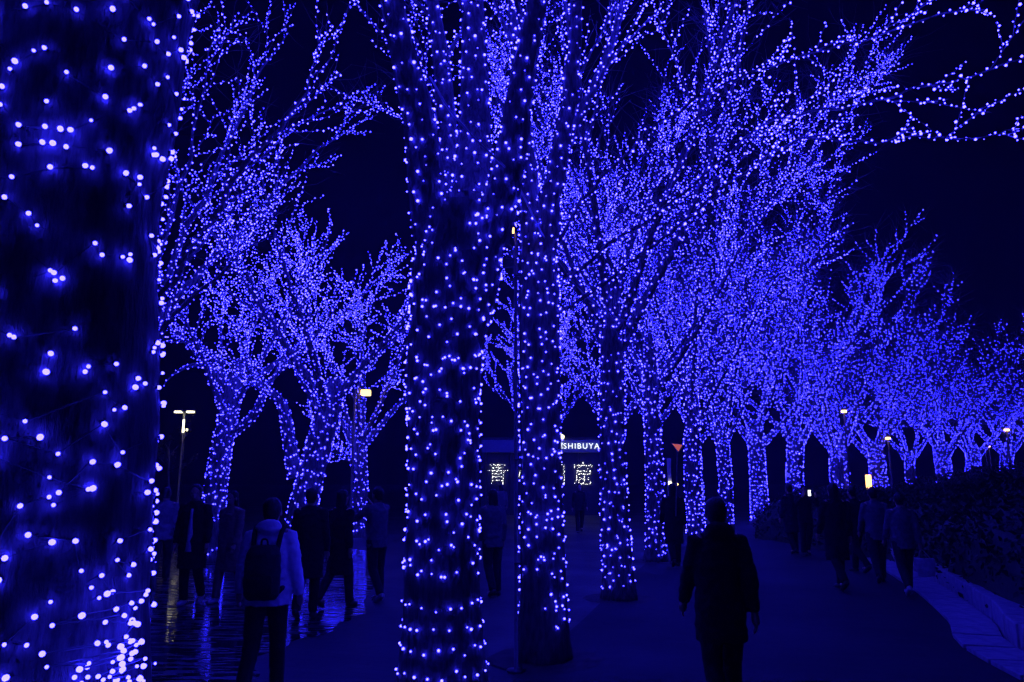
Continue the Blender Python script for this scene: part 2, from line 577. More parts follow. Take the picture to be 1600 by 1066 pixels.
BULBS_TOTAL = [0]
def finish_tree(name, base, trunks, limbs, fine, label, group, seed, bulb_r, bulb_m, spacing=.12, pitch=.15, thin=.075,
                trunk_sides=14, bare=0.25, individual=0, cables=False, extra=None, gap=None, rows=None, fine_bulbs=False, uneven=1.7, brush=0, brush_r=.008):
    """build the parts: trunk, limb, crown (twigs), light_string (> bulb)"""
    rng = random.Random(seed)
    root = empty(name, base)
    tag(root, label, 'tree', group)
    b0 = Vector(base)
    def loc(v): return [p - b0 for p in v]
    mb = MB()
    for b in trunks:
        bump = b.bump
        v, f = tube_geo(b.pts, b.rad, trunk_sides, True, (lambda i, a: bump(i, a)) if bump else None)
        mb.add(loc(v), f)
    mb.build('trunk', M['bark'], root, True)
    for lb in limbs:
        v, f = tube_geo(lb.pts, lb.rad, 8, True)
        MB().add(loc(v), f).build('limb', M['bark'], root, True)
    mb = MB()
    for b in fine:
        v, f = tube_geo(b.pts, b.rad, 4 if b.lvl == 2 else 3, False)
        mb.add(loc(v), f)
    hosts = [b for b in fine if b.lvl >= 2]
    for k in range(brush if hosts else 0):  # extra bulbless twigs, added to catch blue light and fill gaps with glow
        h = rng.choice(hosts); sx = h.length * rng.uniform(.1, 1.0) * .99
        d0 = side_dir(h.tangent(sx), rng, 15, 70); L0 = rng.uniform(.3, .95)
        p0 = h.point(sx); p1 = p0 + d0 * L0 * .5; p2 = p1 + (d0 + rand_unit(rng) * .3 + Vector((0, 0, .15))).normalized() * L0 * .5
        v, f = tube_geo([p0, p1, p2], [brush_r, brush_r * .8, brush_r * .4], 3, False)
        mb.add(loc(v), f)
    if mb.v: mb.build('crown', M['twig'], root)
    seqs = []
    for b in trunks:
        if rows:
            for z in rows:
                ring = []
                nn = max(10, int(2 * math.pi * b.radius(z) / 0.105))
                for k in range(nn):
                    p, d, rr = b.surf(z + rng.gauss(0, .014), 2 * math.pi * (k + rng.gauss(0, .16)) / nn)
                    ring.append((p + d * (rr + .012), d))
                seqs.append(ring)
            seqs.append(wrap(b, rng, spacing, pitch, thin, s0=gap, uneven=uneven))
        else:
            seqs.append(wrap(b, rng, spacing, pitch, thin, s0=bare, uneven=uneven))
    for b in limbs: seqs.append(wrap(b, rng, spacing, pitch, thin))
    for b in fine: seqs.append(wrap(b, rng, spacing, pitch, thin))
    if extra: seqs.append(extra)
    allb = [q for s in seqs for q in s]
    BULBS_TOTAL[0] += len(allb)
    if cables:
        mb = MB()
        for s in seqs: cable_geo(mb, [p - d * 0.010 - b0 for p, d in s])
        string = mb.build('light_string', M['cable'], root)
    ind = []
    if individual:
        camp = Vector((0, 0, CAM_H))
        sc = []
        for k, (p, d) in enumerate(allb):
            v = camp - p
            if p.y < 0.3: continue
            q = p - camp
            depth = q.y * CP + q.z * SP
            if depth < .2: continue
            px = 800 + F_PX * q.x / depth
            py = 533 - F_PX * (-q.y * SP + q.z * CP) / depth
            if -10 < px < 1610 and -10 < py < 1076 and d.dot(v.normalized()) > -0.15:
                sc.append((v.length, k))
        sc.sort()
        ind = [k for _, k in sc[:individual]]
        led = led_mesh('bulb', bulb_r, bulb_m)
        for k in ind:
            p, d = allb[k]
            o = bpy.data.objects.new('bulb', led)
            dd = (d + rand_unit(rng) * .5).normalized()
            o.location = p - b0
            o.rotation_mode = 'QUATERNION'
            o.rotation_quaternion = dd.to_track_quat('Z', 'Y')
            s = rng.uniform(.7, 1.25)
            o.scale = (s, s, s)
            link(o, string)
    chosen = set(ind)
    rest = [allb[k][0] - b0 for k in range(len(allb)) if k not in chosen]
    if rest:
        me = bulbs_mesh('bulbs', rest, bulb_r, rng, fine=fine_bulbs)
        if cables:
            o = mesh_obj('bulbs', me, bulb_m, string)
        else:
            o = mesh_obj('light_string', me, bulb_m, root)
        o['kind'] = 'stuff'
    return root

def trunk_bump(seed, amp):
    def fn(i, a):
        return 1 + amp * noise.noise(Vector((math.cos(a) * 1.6 + seed, math.sin(a) * 1.6, i * .22))) \
                 + amp * .5 * noise.noise(Vector((math.cos(a) * 4 + seed, math.sin(a) * 4, i * .5 + 9)))
    return fn

def auto_tree(name, px, d, r0, fork, height, spread, nl, seed, label, group, bulb_r, bulb_m, lean=(0, 0), base=None,
              n_sub=7, sub_len=2.4, n_twig=5, twig_len=.9, spacing=.13, pitch=.16, thin=.09, azim0=None, bare=.25,
              stems=None, cables=False, low=None, **kw):
    rng = random.Random(seed)
    base = base_at(px, d) if base is None else Vector(base)
    top = base + Vector((lean[0], lean[1], fork))
    mid = base.lerp(top, .5) + Vector((rng.gauss(0, .08), rng.gauss(0, .08), 0))
    ctrl = [base + Vector((0, 0, -.05)), base.lerp(mid, .25), mid, top, top + (top - mid) * .35]
    pts = smooth_path(ctrl, 4)
    rad = lerp_list([r0 * 1.35, r0 * 1.06, r0 * .95, r0 * .88, r0 * .45], 4)
    tb = Branch(pts, rad, 0, 0, trunk_bump(seed, .14))
    limbs = []; fine = []
    a0 = rng.uniform(0, 6.28) if azim0 is None else azim0
    for i in range(nl):
        az = a0 + 2 * math.pi * i / nl + rng.gauss(0, .22)
        elev = math.radians(rng.uniform(44, 68))
        hs = fork * rng.uniform(.82, 1.05)
        st = tb.point(min(hs, tb.length * .97))
        L = (height - hs) / math.sin(elev + .12) * rng.uniform(.75, 1.02)
        dr = Vector((math.cos(az) * math.cos(elev), math.sin(az) * math.cos(elev), math.sin(elev)))
        sx = spread / max(.5, math.cos(elev) * L)
        dr = Vector((dr.x * min(1.5, sx), dr.y * min(1.5, sx), dr.z)).normalized()
        lb = grow(st, dr, L, r0 * rng.uniform(.36, .5), .010, 9, rng, .085, .015, 1, i)
        limbs.append(lb)
        fine += ramify(lb, rng, n_sub, sub_len, n_twig, twig_len)
    for i in range(low or 0):
        az = rng.uniform(0, 6.28); el = math.radians(rng.uniform(5, 28))
        st = tb.point(fork * rng.uniform(.62, .95))
        lb = grow(st, Vector((math.cos(az) * math.cos(el), math.sin(az) * math.cos(el), math.sin(el))), spread * rng.uniform(.5, .8), r0 * .22, .01, 7, rng, .12, .03, 1, 9)
        limbs.append(lb)
        fine += ramify(lb, rng, max(3, n_sub - 3), sub_len * .5, n_twig - 2, twig_len * .7)
    trunks = [tb]
    for sp in (stems or []):
        ps = smooth_path(sp[0], 5)
        sb = Branch(ps, [sp[1] + (sp[2] - sp[1]) * k / (len(ps) - 1) for k in range(len(ps))], 1, 20)
        limbs.append(sb)
        if len(sp) > 3 and sp[3]: fine += ramify(sb, rng, sp[3], sub_len * .8, n_twig, twig_len, start=.55)
    return finish_tree(name, base, trunks, limbs, fine, label, group, seed + 1, bulb_r, bulb_m, spacing, pitch, thin, 12, bare=bare, cables=cables, **kw)

# ------------------------------------------------------------------ the ground
def sheet(name, pts, z, m, label=None):
    me = bpy.data.meshes.new(name)
    me.from_pydata([(p[0], p[1], z) for p in pts], [], [tuple(range(len(pts)))])
    me.update()
    o = mesh_obj(name, me, m)
    o['kind'] = 'structure'
    return o
sheet('ground', [(-220, -40), (220, -40), (220, 300), (-220, 300)], 0.0, M['paving'])

def wobble_outline(pts, amp, n, seed):
    rng = random.Random(seed)
    out = []
    for i in range(len(pts)):
        a = Vector(pts[i]); b = Vector(pts[(i + 1) % len(pts)])
        nrm = Vector((-(b - a).y, (b - a).x)).normalized() if (b - a).length > 0 else Vector((0, 0))
        for k in range(n):
            t = k / n
            w = amp * (noise.noise(Vector((a.x * .9 + t * 3.1, a.y * .7 + t * 2.3, seed))) if k else 0)
            p = a.lerp(b, t) + nrm * w
            out.append((p.x, p.y))
    return out
g = lambda x, y: tuple(ground(x, y)[:2])
# walking path right of the row of trees
sheet('path', wobble_outline([g(800, 1066), g(1010, 880), g(1190, 800), g(1330, 800), g(1400, 905), g(1640, 1066)], 0.05, 6, 3), 0.004, M['path'])
# film of rain water on the plaza on the left
sheet('water', wobble_outline([g(236, 1066), g(236, 862), g(430, 848), g(592, 862), g(572, 957), g(520, 982), g(402, 1026), g(385, 1066)], 0.22, 9, 5), 0.004, M['water'])

# ------------------------------------------------------------------ the row of wrapped trees beside the path
GROUP_ROW = 'trees wrapped in blue lights along the path'
GROUP_LEFT = 'trees wrapped in blue lights across the plaza'
GROUP_FAR = 'trees wrapped in blue lights behind the hedge'
bm_near = bulb_mat('bulb_light_near', 42.0)
bm_mid = bulb_mat('bulb_light_mid', 42.0)
bm_far = bulb_mat('bulb_light_far', 58.0)

def px_path(lst, d):
    """control points from (px, py, depth offset)"""
    return [at(x, y, d + dz) for (x, y, dz) in lst]

# nearest trunk, cut by the left side of the picture
d1 = 2.75
b1 = base_at(52, d1)
ctrl = [b1 + Vector((0, 0, -.05)), b1 + Vector((.01, 0, .5)), b1 + Vector((0, .02, 1.2)), b1 + Vector((-.03, .02, 2.0)), b1 + Vector((-.02, 0, 2.8)), b1 + Vector((.02, 0, 3.5)), b1 + Vector((.06, 0, 4.2))]
tb = Branch(smooth_path(ctrl, 5), lerp_list([.50, .44, .425, .405, .345, .36, .42], 5), 0, 0, trunk_bump(11, .07))
rng = random.Random(101)
limbs = []; fine = []
for az, el, L in ((.5, 62, 6.0), (1.5, 66, 6.0), (2.6, 60, 5.5), (4.6, 64, 5.0)):
    dr = Vector((math.cos(az) * math.cos(math.radians(el)), math.sin(az) * math.cos(math.radians(el)), math.sin(math.radians(el))))
    lb = grow(tb.point(3.9), dr, L, .2, .02, 9, rng, .07, .01, 1, 1)
    limbs.append(lb); fine += ramify(lb, rng, 5, 1.9, 3, .8, start=.4)
clus = []
for k in range(52):      # a loose knot of string gathered low on the trunk, on its path side
    ang = -.02 - abs(rng.gauss(0, .36)); z = 1.15 + abs(rng.gauss(0, .14))
    clus.append((z, ang))
clus.sort()
ex = []
for z, ang in clus:
    dv = Vector((math.sin(ang + 1.45), -math.cos(ang + 1.45), 0))
    ex.append((tb.point(z + .05) + dv * (tb.radius(z) * 1.0 + .03 + rng.random() * .03), dv))
finish_tree('illuminated_tree', b1, [tb], limbs, fine, 'widest and nearest tree trunk dotted with large blue bulbs, cut off by the frame', GROUP_ROW,
            12, .0084, bm_near, spacing=.105, pitch=.125, thin=.07, trunk_sides=40, bare=.12, individual=300, cables=True, extra=ex, fine_bulbs=True)

# second trunk, the one with level rings of bulbs at its foot
d2 = 6.5
k2 = d2 / F_PX
b2 = base_at(690, d2)
cp = px_path([(690, 1082, 0), (690, 960, 0), (692, 800, 0), (692, 660, .02), (698, 540, .03), (712, 430, .04), (722, 330, .05)], d2)
cp[0].z = -.05
tb = Branch(smooth_path(cp, 5), [r * k2 for r in lerp_list([70, 59, 56, 56, 60, 74, 60], 5)], 0, 0, trunk_bump(23, .08))
limbs = []; fine = []
rng = random.Random(202)
for pth, r0, ns in (([(700, 450, 0), (672, 330, -.1), (655, 190, -.25), (622, 50, -.4), (585, -120, -.5), (520, -330, -.8)], 40, 6),
                    ([(715, 440, 0), (735, 320, .15), (742, 150, .35), (738, -80, .6), (750, -330, .9)], 46, 6),
                    ([(725, 450, 0), (772, 350, -.05), (800, 230, -.15), (822, 90, -.2), (870, -110, -.3), (960, -340, -.4)], 38, 6),
                    ([(722, 420, 0), (700, 280, .5), (690, 100, 1.0), (650, -150, 1.6)], 34, 5)):
    ps = smooth_path(px_path(pth, d2), 5)
    lb = Branch(ps, [(r0 + (9 - r0) * (i / (len(ps) - 1)) ** .9) * k2 for i in range(len(ps))], 1, 1)
    limbs.append(lb); fine += ramify(lb, rng, ns, 1.7, 4, .75, start=.45)
rows2 = [0.20 + .168 * k for k in range(5)]
finish_tree('illuminated_tree', b2, [tb], limbs, fine, 'thick tree trunk with level rings of blue bulbs below a bare band', GROUP_ROW,
            24, .0095, bm_near, spacing=.105, pitch=.135, thin=.065, trunk_sides=32, individual=300, cables=True, rows=rows2, gap=1.08, fine_bulbs=True)

# third trunk, long boughs reaching over the path
d3 = 8.2
k3 = d3 / F_PX
b3 = base_at(848, d3)
cp = px_path([(849, 1016, 0), (849, 930, 0), (845, 760, 0), (843, 600, .02), (842, 470, .03), (842, 370, .04)], d3)
cp[0].z = -.05
tb = Branch(smooth_path(cp, 5), [r * k3 for r in lerp_list([42, 34, 31.5, 31, 33, 27], 5)], 0, 0, trunk_bump(33, .09))
limbs = []; fine = []
rng = random.Random(303)
for pth, r0, r1, ns, sl in (([(842, 440, 0), (826, 300, .1), (810, 120, .2), (792, -100, .4), (770, -330, .6)], 24, 5, 6, 1.6),
                        ([(842, 420, 0), (866, 280, -.1), (893, 120, -.2), (905, -90, -.4), (930, -330, -.6)], 24, 5, 6, 1.6),
                        ([(845, 430, 0), (905, 320, .1), (1010, 210, .0), (1130, 135, -.3), (1260, 85, -.6), (1430, 40, -1.0), (1640, -40, -1.4)], 4.2, 1.3, 7, .9),
                        ([(848, 470, 0), (930, 400, -.1), (1060, 310, -.3), (1190, 200, -.5), (1310, 168, -.8), (1450, 135, -1.1), (1530, 115, -1.3), (1640, 78, -1.5)], 3.8, 1.2, 6, .8),
                        ([(850, 500, 0), (960, 430, -.1), (1110, 310, -.3), (1230, 225, -.5), (1340, 222, -.8), (1430, 215, -1.0), (1520, 212, -1.2), (1610, 200, -1.4)], 3.8, 1.2, 6, .7),
                        ([(842, 400, 0), (880, 240, .6), (960, 60, 1.2), (1010, -150, 1.8)], 18, 4, 6, 1.5)):
    ps = smooth_path(px_path(pth, d3), 5)
    ps = [p + rand_unit(rng) * .03 for p in ps]
    lb = Branch(ps, [(r0 + (r1 - r0) * (i / (len(ps) - 1)) ** .7) * k3 for i in range(len(ps))], 1, 1)
    limbs.append(lb); fine += ramify(lb, rng, ns, sl, 3, .6, start=.4)
finish_tree('illuminated_tree', b3, [tb], limbs, fine, 'slim straight tree with blue bulbs beside the tall steel pole, boughs reaching over the path', GROUP_ROW,
            34, .0098, bm_mid, spacing=.10, pitch=.13, thin=.055, trunk_sides=24, bare=.38, individual=300, cables=True, fine_bulbs=True)

row = [
    # px, d, r0, fork, height, spread, nl, seed, label
    (963, 12.2, .22, 4.3, 13.0, 5.0, 6, 41, 'blue lit tree right after the slim trunk by the pole, fourth in the row'),
    (1021, 17.6, .21, 4.4, 13.0, 5.2, 6, 52, 'blue lit tree just before the red triangular sign, fifth in the row'),
    (1086, 23.5, .26, 4.0, 12.5, 5.2, 6, 63, 'blue lit tree just beyond the red triangular sign, sixth in the row'),
    (1130, 28.0, .26, 3.6, 12.0, 5.0, 6, 74, 'blue lit tree whose trunk rises behind the head of the walker in black'),
    (1185, 31.5, .36, 3.6, 13.0, 5.6, 6, 85, 'blue lit tree with a straight thick trunk next past the walker in black'),
    (1248, 33.0, .37, 3.4, 11.7, 5.3, 6, 96, 'blue lit tree behind the person holding a glowing phone'),
]
for i, (px, d, r0, fk, h, sp, nl, sd, lab) in enumerate(row):
    near = d < 20
    auto_tree('illuminated_tree', px, d, r0, fk, h, sp, nl, sd, lab, GROUP_ROW, (.0102 if d < 15 else .0108) if near else .012, bm_mid if near else bm_far,
              n_sub=10, n_twig=6 if near else 5, sub_len=2.9, twig_len=1.1,
              spacing=.115 if near else .13, pitch=.14 if near else .15, thin=.068 if near else .14, bare=.22, cables=(d < 13), fine_bulbs=near, uneven=3.4, brush=2600, brush_r=.006 if near else .011)

row_back = [
    (1023, 25.5, .22, 4.0, 12.5, 5.0, 6, 415, 'blue lit crown filling in behind the fifth tree, its trunk hidden by that tree'),
    (1089, 33.0, .24, 3.8, 12.5, 5.2, 6, 426, 'blue lit crown filling in behind the sixth tree, its trunk hidden by that tree'),
]
for i, (px, d, r0, fk, h, sp, nl, sd, lab) in enumerate(row_back):
    auto_tree('illuminated_tree', px, d, r0, fk, h, sp, nl, sd, lab, GROUP_ROW, .0118, bm_far, n_sub=10, n_twig=5, sub_len=2.8, twig_len=1.1,
              spacing=.13, pitch=.15, thin=.15, bare=.22, brush=2000, brush_r=.010)
far = [
    (1312, 35.5, .46, 3.2, 12.0, 5.6, 'blue lit tree with broad trunk forking low into a V before the orange panel'),
    (1372, 38.0, .42, 3.2, 10.2, 5.4, 'blue lit tree standing directly beside the orange lit panel'),
    (1424, 40.0, .26, 2.8, 9.2, 5.2, 'blue lit tree with a slender trunk forking like a Y under the box lamp'),
    (1475, 41.0, .42, 3.4, 9.5, 4.8, 'blue lit tree with a straight column trunk, third from the frame edge'),
    (1524, 44.0, .40, 3.3, 9.2, 4.6, 'blue lit tree rising from behind the hedge, second from the frame edge'),
    (1577, 46.0, .38, 3.4, 8.9, 4.6, 'blue lit tree rising from behind the hedge, last before the frame edge'),
    (1640, 50.0, .38, 3.3, 9.4, 4.4, 'blue lit crown leaning in at the frame edge beyond the hedge, trunk out of view'),
]
for i, (px, d, r0, fk, h, sp, lab) in enumerate(far):
    auto_tree('illuminated_tree', px, d, r0, fk, h, sp, 6, (907, 153, 1166, 179, 192, 205, 218)[i], lab, GROUP_FAR, .0118, bm_far, n_sub=10, n_twig=5, sub_len=2.6,
              twig_len=1.0, spacing=.13, pitch=.15, thin=.20, bare=.2, brush=3200, brush_r=.013)

# ------------------------------------------------------------------ trees across the plaza
def L(px, d): return base_at(px, d)
d0 = 13.0
b0_ = base_at(214, d0)
cp = px_path([(214, 930, 0), (214, 800, 0), (217, 680, 0), (224, 570, 0), (232, 500, 0)], d0)
cp[0].z = -.05
tb = Branch(smooth_path(cp, 5), lerp_list([.30, .22, .20, .20, .14], 5), 0, 0, trunk_bump(301, .1))
limbs = []; fine = []
rng = random.Random(303)
for pth, r0, ns in (([(222, 570, 0), (224, 420, .6), (248, 240, 1.0), (276, 20, 1.3)], .11, 8),
                    ([(224, 560, 0), (238, 430, -.6), (292, 250, -1.2), (338, 30, -1.6)], .11, 8),
                    ([(226, 570, 0), (258, 440, .2), (335, 270, .6), (400, 130, .8), (446, 50, 1.0)], .12, 9),
                    ([(224, 560, 0), (272, 430, -1.0), (365, 290, -2.0), (455, 170, -2.6), (520, 80, -3.0)], .12, 9),
                    ([(226, 575, 0), (282, 455, .8), (400, 340, 1.8), (500, 230, 2.3), (588, 180, 2.6)], .12, 9),
                    ([(222, 540, 0), (212, 400, .3), (205, 230, .2), (222, 70, .1)], .10, 7),
                    ([(226, 590, 0), (268, 500, -.5), (350, 420, -.9), (430, 350, -1.2)], .09, 7),
                    ([(220, 560, 0), (170, 430, 1.2), (120, 280, 2.0)], .10, 5)):
    ps = [p + rand_unit(rng) * .06 for p in smooth_path(px_path(pth, d0), 4)]
    lb = Branch(ps, [r0 + (.010 - r0) * (i / (len(ps) - 1)) ** .6 for i in range(len(ps))], 1, 1)
    limbs.append(lb); fine += ramify(lb, rng, ns, 1.75, 4, .75, start=.3, ang=(14, 38))
finish_tree('illuminated_tree', b0_, [tb], limbs, fine, 'tall blue lit tree behind the widest trunk, its branches fanning highest', GROUP_LEFT,
            305, .0105, bm_mid, spacing=.11, pitch=.14, thin=.08, trunk_sides=12, brush=400, brush_r=.006)
bL1 = L(338, 17.6)
auto_tree('illuminated_tree', 338, 17.6, .25, 3.9, 8.6, 4.2, 6, 312, 'blue lit tree with a low arching bough by the double lamp', GROUP_LEFT,
          .0108, bm_mid, lean=(.25, 0), n_sub=9, n_twig=5, sub_len=1.7, twig_len=.7, spacing=.11, pitch=.13, thin=.085,
          stems=[([at(345, 690, 17.6), at(395, 650, 17.4), at(420, 600, 17.2), at(470, 540, 16.9)], .13, .03, 4),
                 ([at(352, 590, 17.6), at(310, 570, 17.4), at(275, 582, 17.2), at(252, 605, 17.1)], .07, .015, 0),
                 ([at(350, 570, 17.6), at(310, 540, 17.3), at(262, 525, 17.1)], .08, .015, 2)])
auto_tree('illuminated_tree', 462, 16.6, .30, 3.4, 8.8, 4.2, 6, 323, 'blue lit tree with two stems joining low, rising behind the person with the backpack', GROUP_LEFT,
          .0108, bm_mid, lean=(.65, 0), n_sub=9, n_twig=5, sub_len=1.8, twig_len=.7, spacing=.11, pitch=.13, thin=.085,
          stems=[([at(462, 745, 16.6), at(452, 690, 16.7), at(440, 630, 16.8), at(405, 600, 17.0), at(380, 560, 17.0)], .17, .05, 5)])
auto_tree('illuminated_tree', 559, 25.0, .27, 2.9, 9.8, 4.4, 6, 334, 'blue lit tree right behind the warm lantern lamp post', GROUP_LEFT,
          .0116, bm_far, n_sub=10, n_twig=5, sub_len=2.3, twig_len=.8, spacing=.14, pitch=.16, thin=.10, low=2)
auto_tree('illuminated_tree', 845, 33.0, .25, 3.6, 9.5, 4.4, 6, 345, 'blue lit tree over the gate with glowing characters, trunk hidden by the slim tree', GROUP_LEFT,
          .0116, bm_far, n_sub=10, n_twig=5, sub_len=2.3, twig_len=.8, spacing=.15, pitch=.17, thin=.11)
auto_tree('illuminated_tree', 964, 29.0, .25, 3.6, 12.0, 4.8, 6, 356, 'blue lit tree drooping over the white lettering, trunk hidden by the fourth tree', GROUP_LEFT,
          .0116, bm_far, n_sub=10, n_twig=5, sub_len=2.3, twig_len=.8, spacing=.15, pitch=.17, thin=.11)


# soil pits round the trunks beside the path
for (px, d, rr) in ((690, 6.5, .62), (848, 8.2, .58), (963, 12.2, .55), (1021, 17.6, .55), (1086, 23.5, .6)):
    c = base_at(px, d); pr_ = random.Random(px)
    sheet('soil', [(c.x + rr * math.cos(a) * (1 + .04 * pr_.gauss(0, 1)), c.y + rr * math.sin(a)) for a in [2 * math.pi * k / 28 for k in range(28)]], 0.008, M['soil'])

# ------------------------------------------------------------------ entrance gate with glowing characters
GD = 40.0
gk = GD / F_PX
def gp(px, py, dy=0.0):
    return at(px, py, GD + dy)
gate = empty('entrance_gate', base_at(848, GD))
tag(gate, 'dark entrance gate with white lettering on its fascia and glowing characters below', 'gate')
g0 = gate.location
def gl(px, py, dy=0.0): return gp(px, py, dy) - g0
fx0, fx1 = gl(752, 697).x, gl(948, 697).x
zt, zb = gl(850, 687).z, gl(850, 707).z
MB().box(((fx0 + fx1) / 2, .25, (zt + zb) / 2), (fx1 - fx0, .5, zt - zb), bev=.02).build('fascia', M['fascia'], gate)
MB().box(((fx0 + fx1) / 2, .35, zt + .06), (fx1 - fx0 + .3, .8, .1), bev=.02).build('roof_cap', M['gate_dark'], gate)
for xx in (fx0 + .12, fx1 - .12):
    MB().box((xx, .3, zb / 2 - .002), (.24, .4, zb - .006), bev=.015).build('pillar', M['gate_dark'], gate)
npan = 5
pw = (fx1 - fx0 - .5) / npan
for k in range(npan):
    MB().box((fx0 + .25 + pw * (k + .5), .42, zb / 2 - .003), (pw - .03, .06, zb - .012), bev=.008).build('panel', M['gate_dark'], gate)
def text_part(body, size, x, z, y, m, parent, name='lettering', spacing=1.25):
    cu = bpy.data.curves.new(name, 'FONT')
    cu.body = body; cu.size = size; cu.extrude = .02; cu.space_character = spacing
    cu.align_x = 'RIGHT'; cu.align_y = 'CENTER'
    to = bpy.data.objects.new(name, cu)
    COL.objects.link(to)
    dg = bpy.context.evaluated_depsgraph_get()
    me = bpy.data.meshes.new_from_object(to.evaluated_get(dg))
    bpy.data.objects.remove(to)
    o = bpy.data.objects.new(name, me)
    me.materials.clear(); me.materials.append(m)
    o.location = (x, y, z); o.rotation_euler = (math.pi / 2, 0, 0)
    return link(o, parent)
text_part('SHIBUYA', .40, gl(936.5, 697).x, gl(900, 697.5).z, -.03, M['sign_light'], gate)
text_part('\u9752\u306e\u6d1e\u7a9f', .36, gl(880, 697).x, gl(900, 697).z, -.03, M['sign_light'], gate, spacing=1.05)
sp = gl(878, 683)
MB().ball((sp.x, -.1, sp.z), .13).build('spot_lamp', M['lamp_white'], gate)
KANJI = [
    [[(.15, .9), (.85, .9)], [(.2, .77), (.8, .77)], [(.02, .63), (.98, .63)], [(.5, 1), (.5, .63)], [(.25, .5), (.25, .15), (.18, 0)], [(.25, .5), (.75, .5)],
     [(.75, .5), (.75, .02), (.65, .02)], [(.25, .35), (.75, .35)], [(.25, .2), (.75, .2)]],
    [[(.55, .85), (.48, .45), (.32, .2), (.15, .35), (.2, .65), (.45, .85), (.75, .8), (.9, .5), (.75, .2), (.55, .08)]],
    [[(.06, .92), (.2, .82)], [(.02, .62), (.15, .53)], [(.04, .05), (.22, .36)], [(.35, 0), (.35, .92)], [(.35, .92), (.95, .92)], [(.95, .92), (.95, .05), (.85, .05)],
     [(.48, .72), (.82, .72)], [(.5, .5), (.8, .5), (.8, .2), (.5, .2), (.5, .5)]],
    [[(.5, 1.03), (.5, .9)], [(.1, .74), (.1, .88), (.92, .88), (.92, .74)], [(.4, .85), (.2, .68)], [(.6, .85), (.8, .68)], [(.22, .62), (.85, .62), (.85, .48), (.22, .48)],
     [(.22, .62), (.2, .25), (.08, 0)], [(.55, .44), (.55, .02)], [(.35, .38), (.35, .25), (.75, .25), (.75, .38)], [(.3, .2), (.3, .02), (.84, .02), (.84, .2)]],
]
krng = random.Random(5)
for kx, strokes in zip((778, 823, 867, 912), KANJI):
    w = 33 * gk; h = 33 * gk
    c = gl(kx, 740)
    pos = []
    for st in strokes:
        for (a, b) in zip(st[:-1], st[1:]):
            ln = math.hypot((b[0] - a[0]) * w, (b[1] - a[1]) * h)
            n = max(2, int(ln / .065))
            for q in range(n):
                t = q / n
                pos.append(Vector((c.x + (a[0] + (b[0] - a[0]) * t - .5) * w + krng.gauss(0, .018), .34 + krng.gauss(0, .01), c.z + (a[1] + (b[1] - a[1]) * t - .5) * h + krng.gauss(0, .018))))
    me = bulbs_mesh('character_lights', pos, .019, krng)
    o = mesh_obj('character_lights', me, M['sign_bulb'], gate)
    o['kind'] = 'stuff'

# ------------------------------------------------------------------ street lamps
def lamp_double(px, py, d, label):
    b = base_at(px, d); z = at(px, py, d).z
    r = empty('street_lamp', b); tag(r, label, 'street lamp', 'street lamps')
    MB().tube([(0, 0, 0), (0, 0, .3), (0, 0, .31), (0, 0, z - .05)], [.10, .10, .06, .045], 10).build('pole', M['pale_steel'], r, True)
    MB().tube([(-.42, 0, z), (.42, 0, z)], [.03, .03], 8).build('cross_arm', M['pale_steel'], r)
    for s in (-1, 1):
        h = MB().box((s * .27, 0, z + .06), (.34, .2, .07), bev=.015).build('lamp_head', M['pale_steel'], r)
        MB().box((s * .27, 0, z - .025), (.32, .22, .09), bev=.02).build('diffuser', M['lamp_white'], h)
    MB().tube([(0, 0, z - .35), (0, 0, z - .95)], [.05, .05], 10).build('pole_glare', M['lamp_white'], r)  # glowing sleeve added on the pole for the glare of the lamp
def lamp_box(px, py, d, label, size=.30, pole_off=0.0, m='lamp_warm'):
    b = base_at(px, d) + Vector((pole_off, 0, 0)); z = at(px, py, d).z
    r = empty('street_lamp', b); tag(r, label, 'street lamp', 'street lamps')
    MB().tube([(0, 0, 0), (0, 0, .35), (0, 0, .36), (0, 0, z + .1)], [.09, .09, .05, .04], 10).build('pole', M['steel'], r, True)
    if abs(pole_off) > .01:
        MB().tube([(0, 0, z + .06), (-pole_off * .5, 0, z + size * .75), (-pole_off, 0, z + size * .7)], [.025, .025, .02], 8).build('bracket', M['steel'], r)
    MB().box((-pole_off, 0, z), (size, size, size * .62), bev=.02).build('lantern', M[m], r)
    MB().box((-pole_off, 0, z + size * .40), (size * 1.12, size * 1.12, size * .12), bev=.01).build('cap', M['steel'], r)
lamp_double(280, 643, 34, 'white double headed street lamp with lamp glare added to its pole as a glowing sleeve')
lamp_box(283, 672, 52, 'small low white lamp seen under the double headed street lamp', .30, m='lamp_white')
lamp_box(567, 614, 23.6, 'bright warm lantern on a slim pole before the wrapped tree', .28, -.34)
lamp_box(1327, 643, 33.0, 'warm box lamp hanging highest among the lit crowns beyond the walkers', .19)
lamp_box(1393, 685, 37.5, 'warm box lamp between the orange panel and the slender forked tree', .19)
lamp_box(1582, 672, 42.0, 'warm box lamp closest to the frame edge, under the last crown', .21)
lamp_box(1545, 697, 47.0, 'small twin warm lamp low between the last two trees', .15)
lamp_box(1551, 698, 47.2, 'smaller half of the twin warm lamps between the last two trees', .13)

# orange lit panel
b = base_at(1357, 35.0)
r = empty('lit_panel', b); tag(r, 'narrow orange lit panel standing beside a tree trunk', 'sign')
z1, z0 = at(1357, 742, 35).z, at(1357, 775, 35).z
MB().box((0, 0, (z0 + z1) / 2), (.24, .10, z1 - z0), bev=.02).build('light_box', M['lamp_orange'], r)
MB().box((0, .01, z0 / 2), (.12, .08, z0 - .004), bev=.01).build('post', M['steel'], r)
MB().box((0, 0, z1 + .04), (.3, .14, .06), bev=.01).build('cap', M['steel'], r)

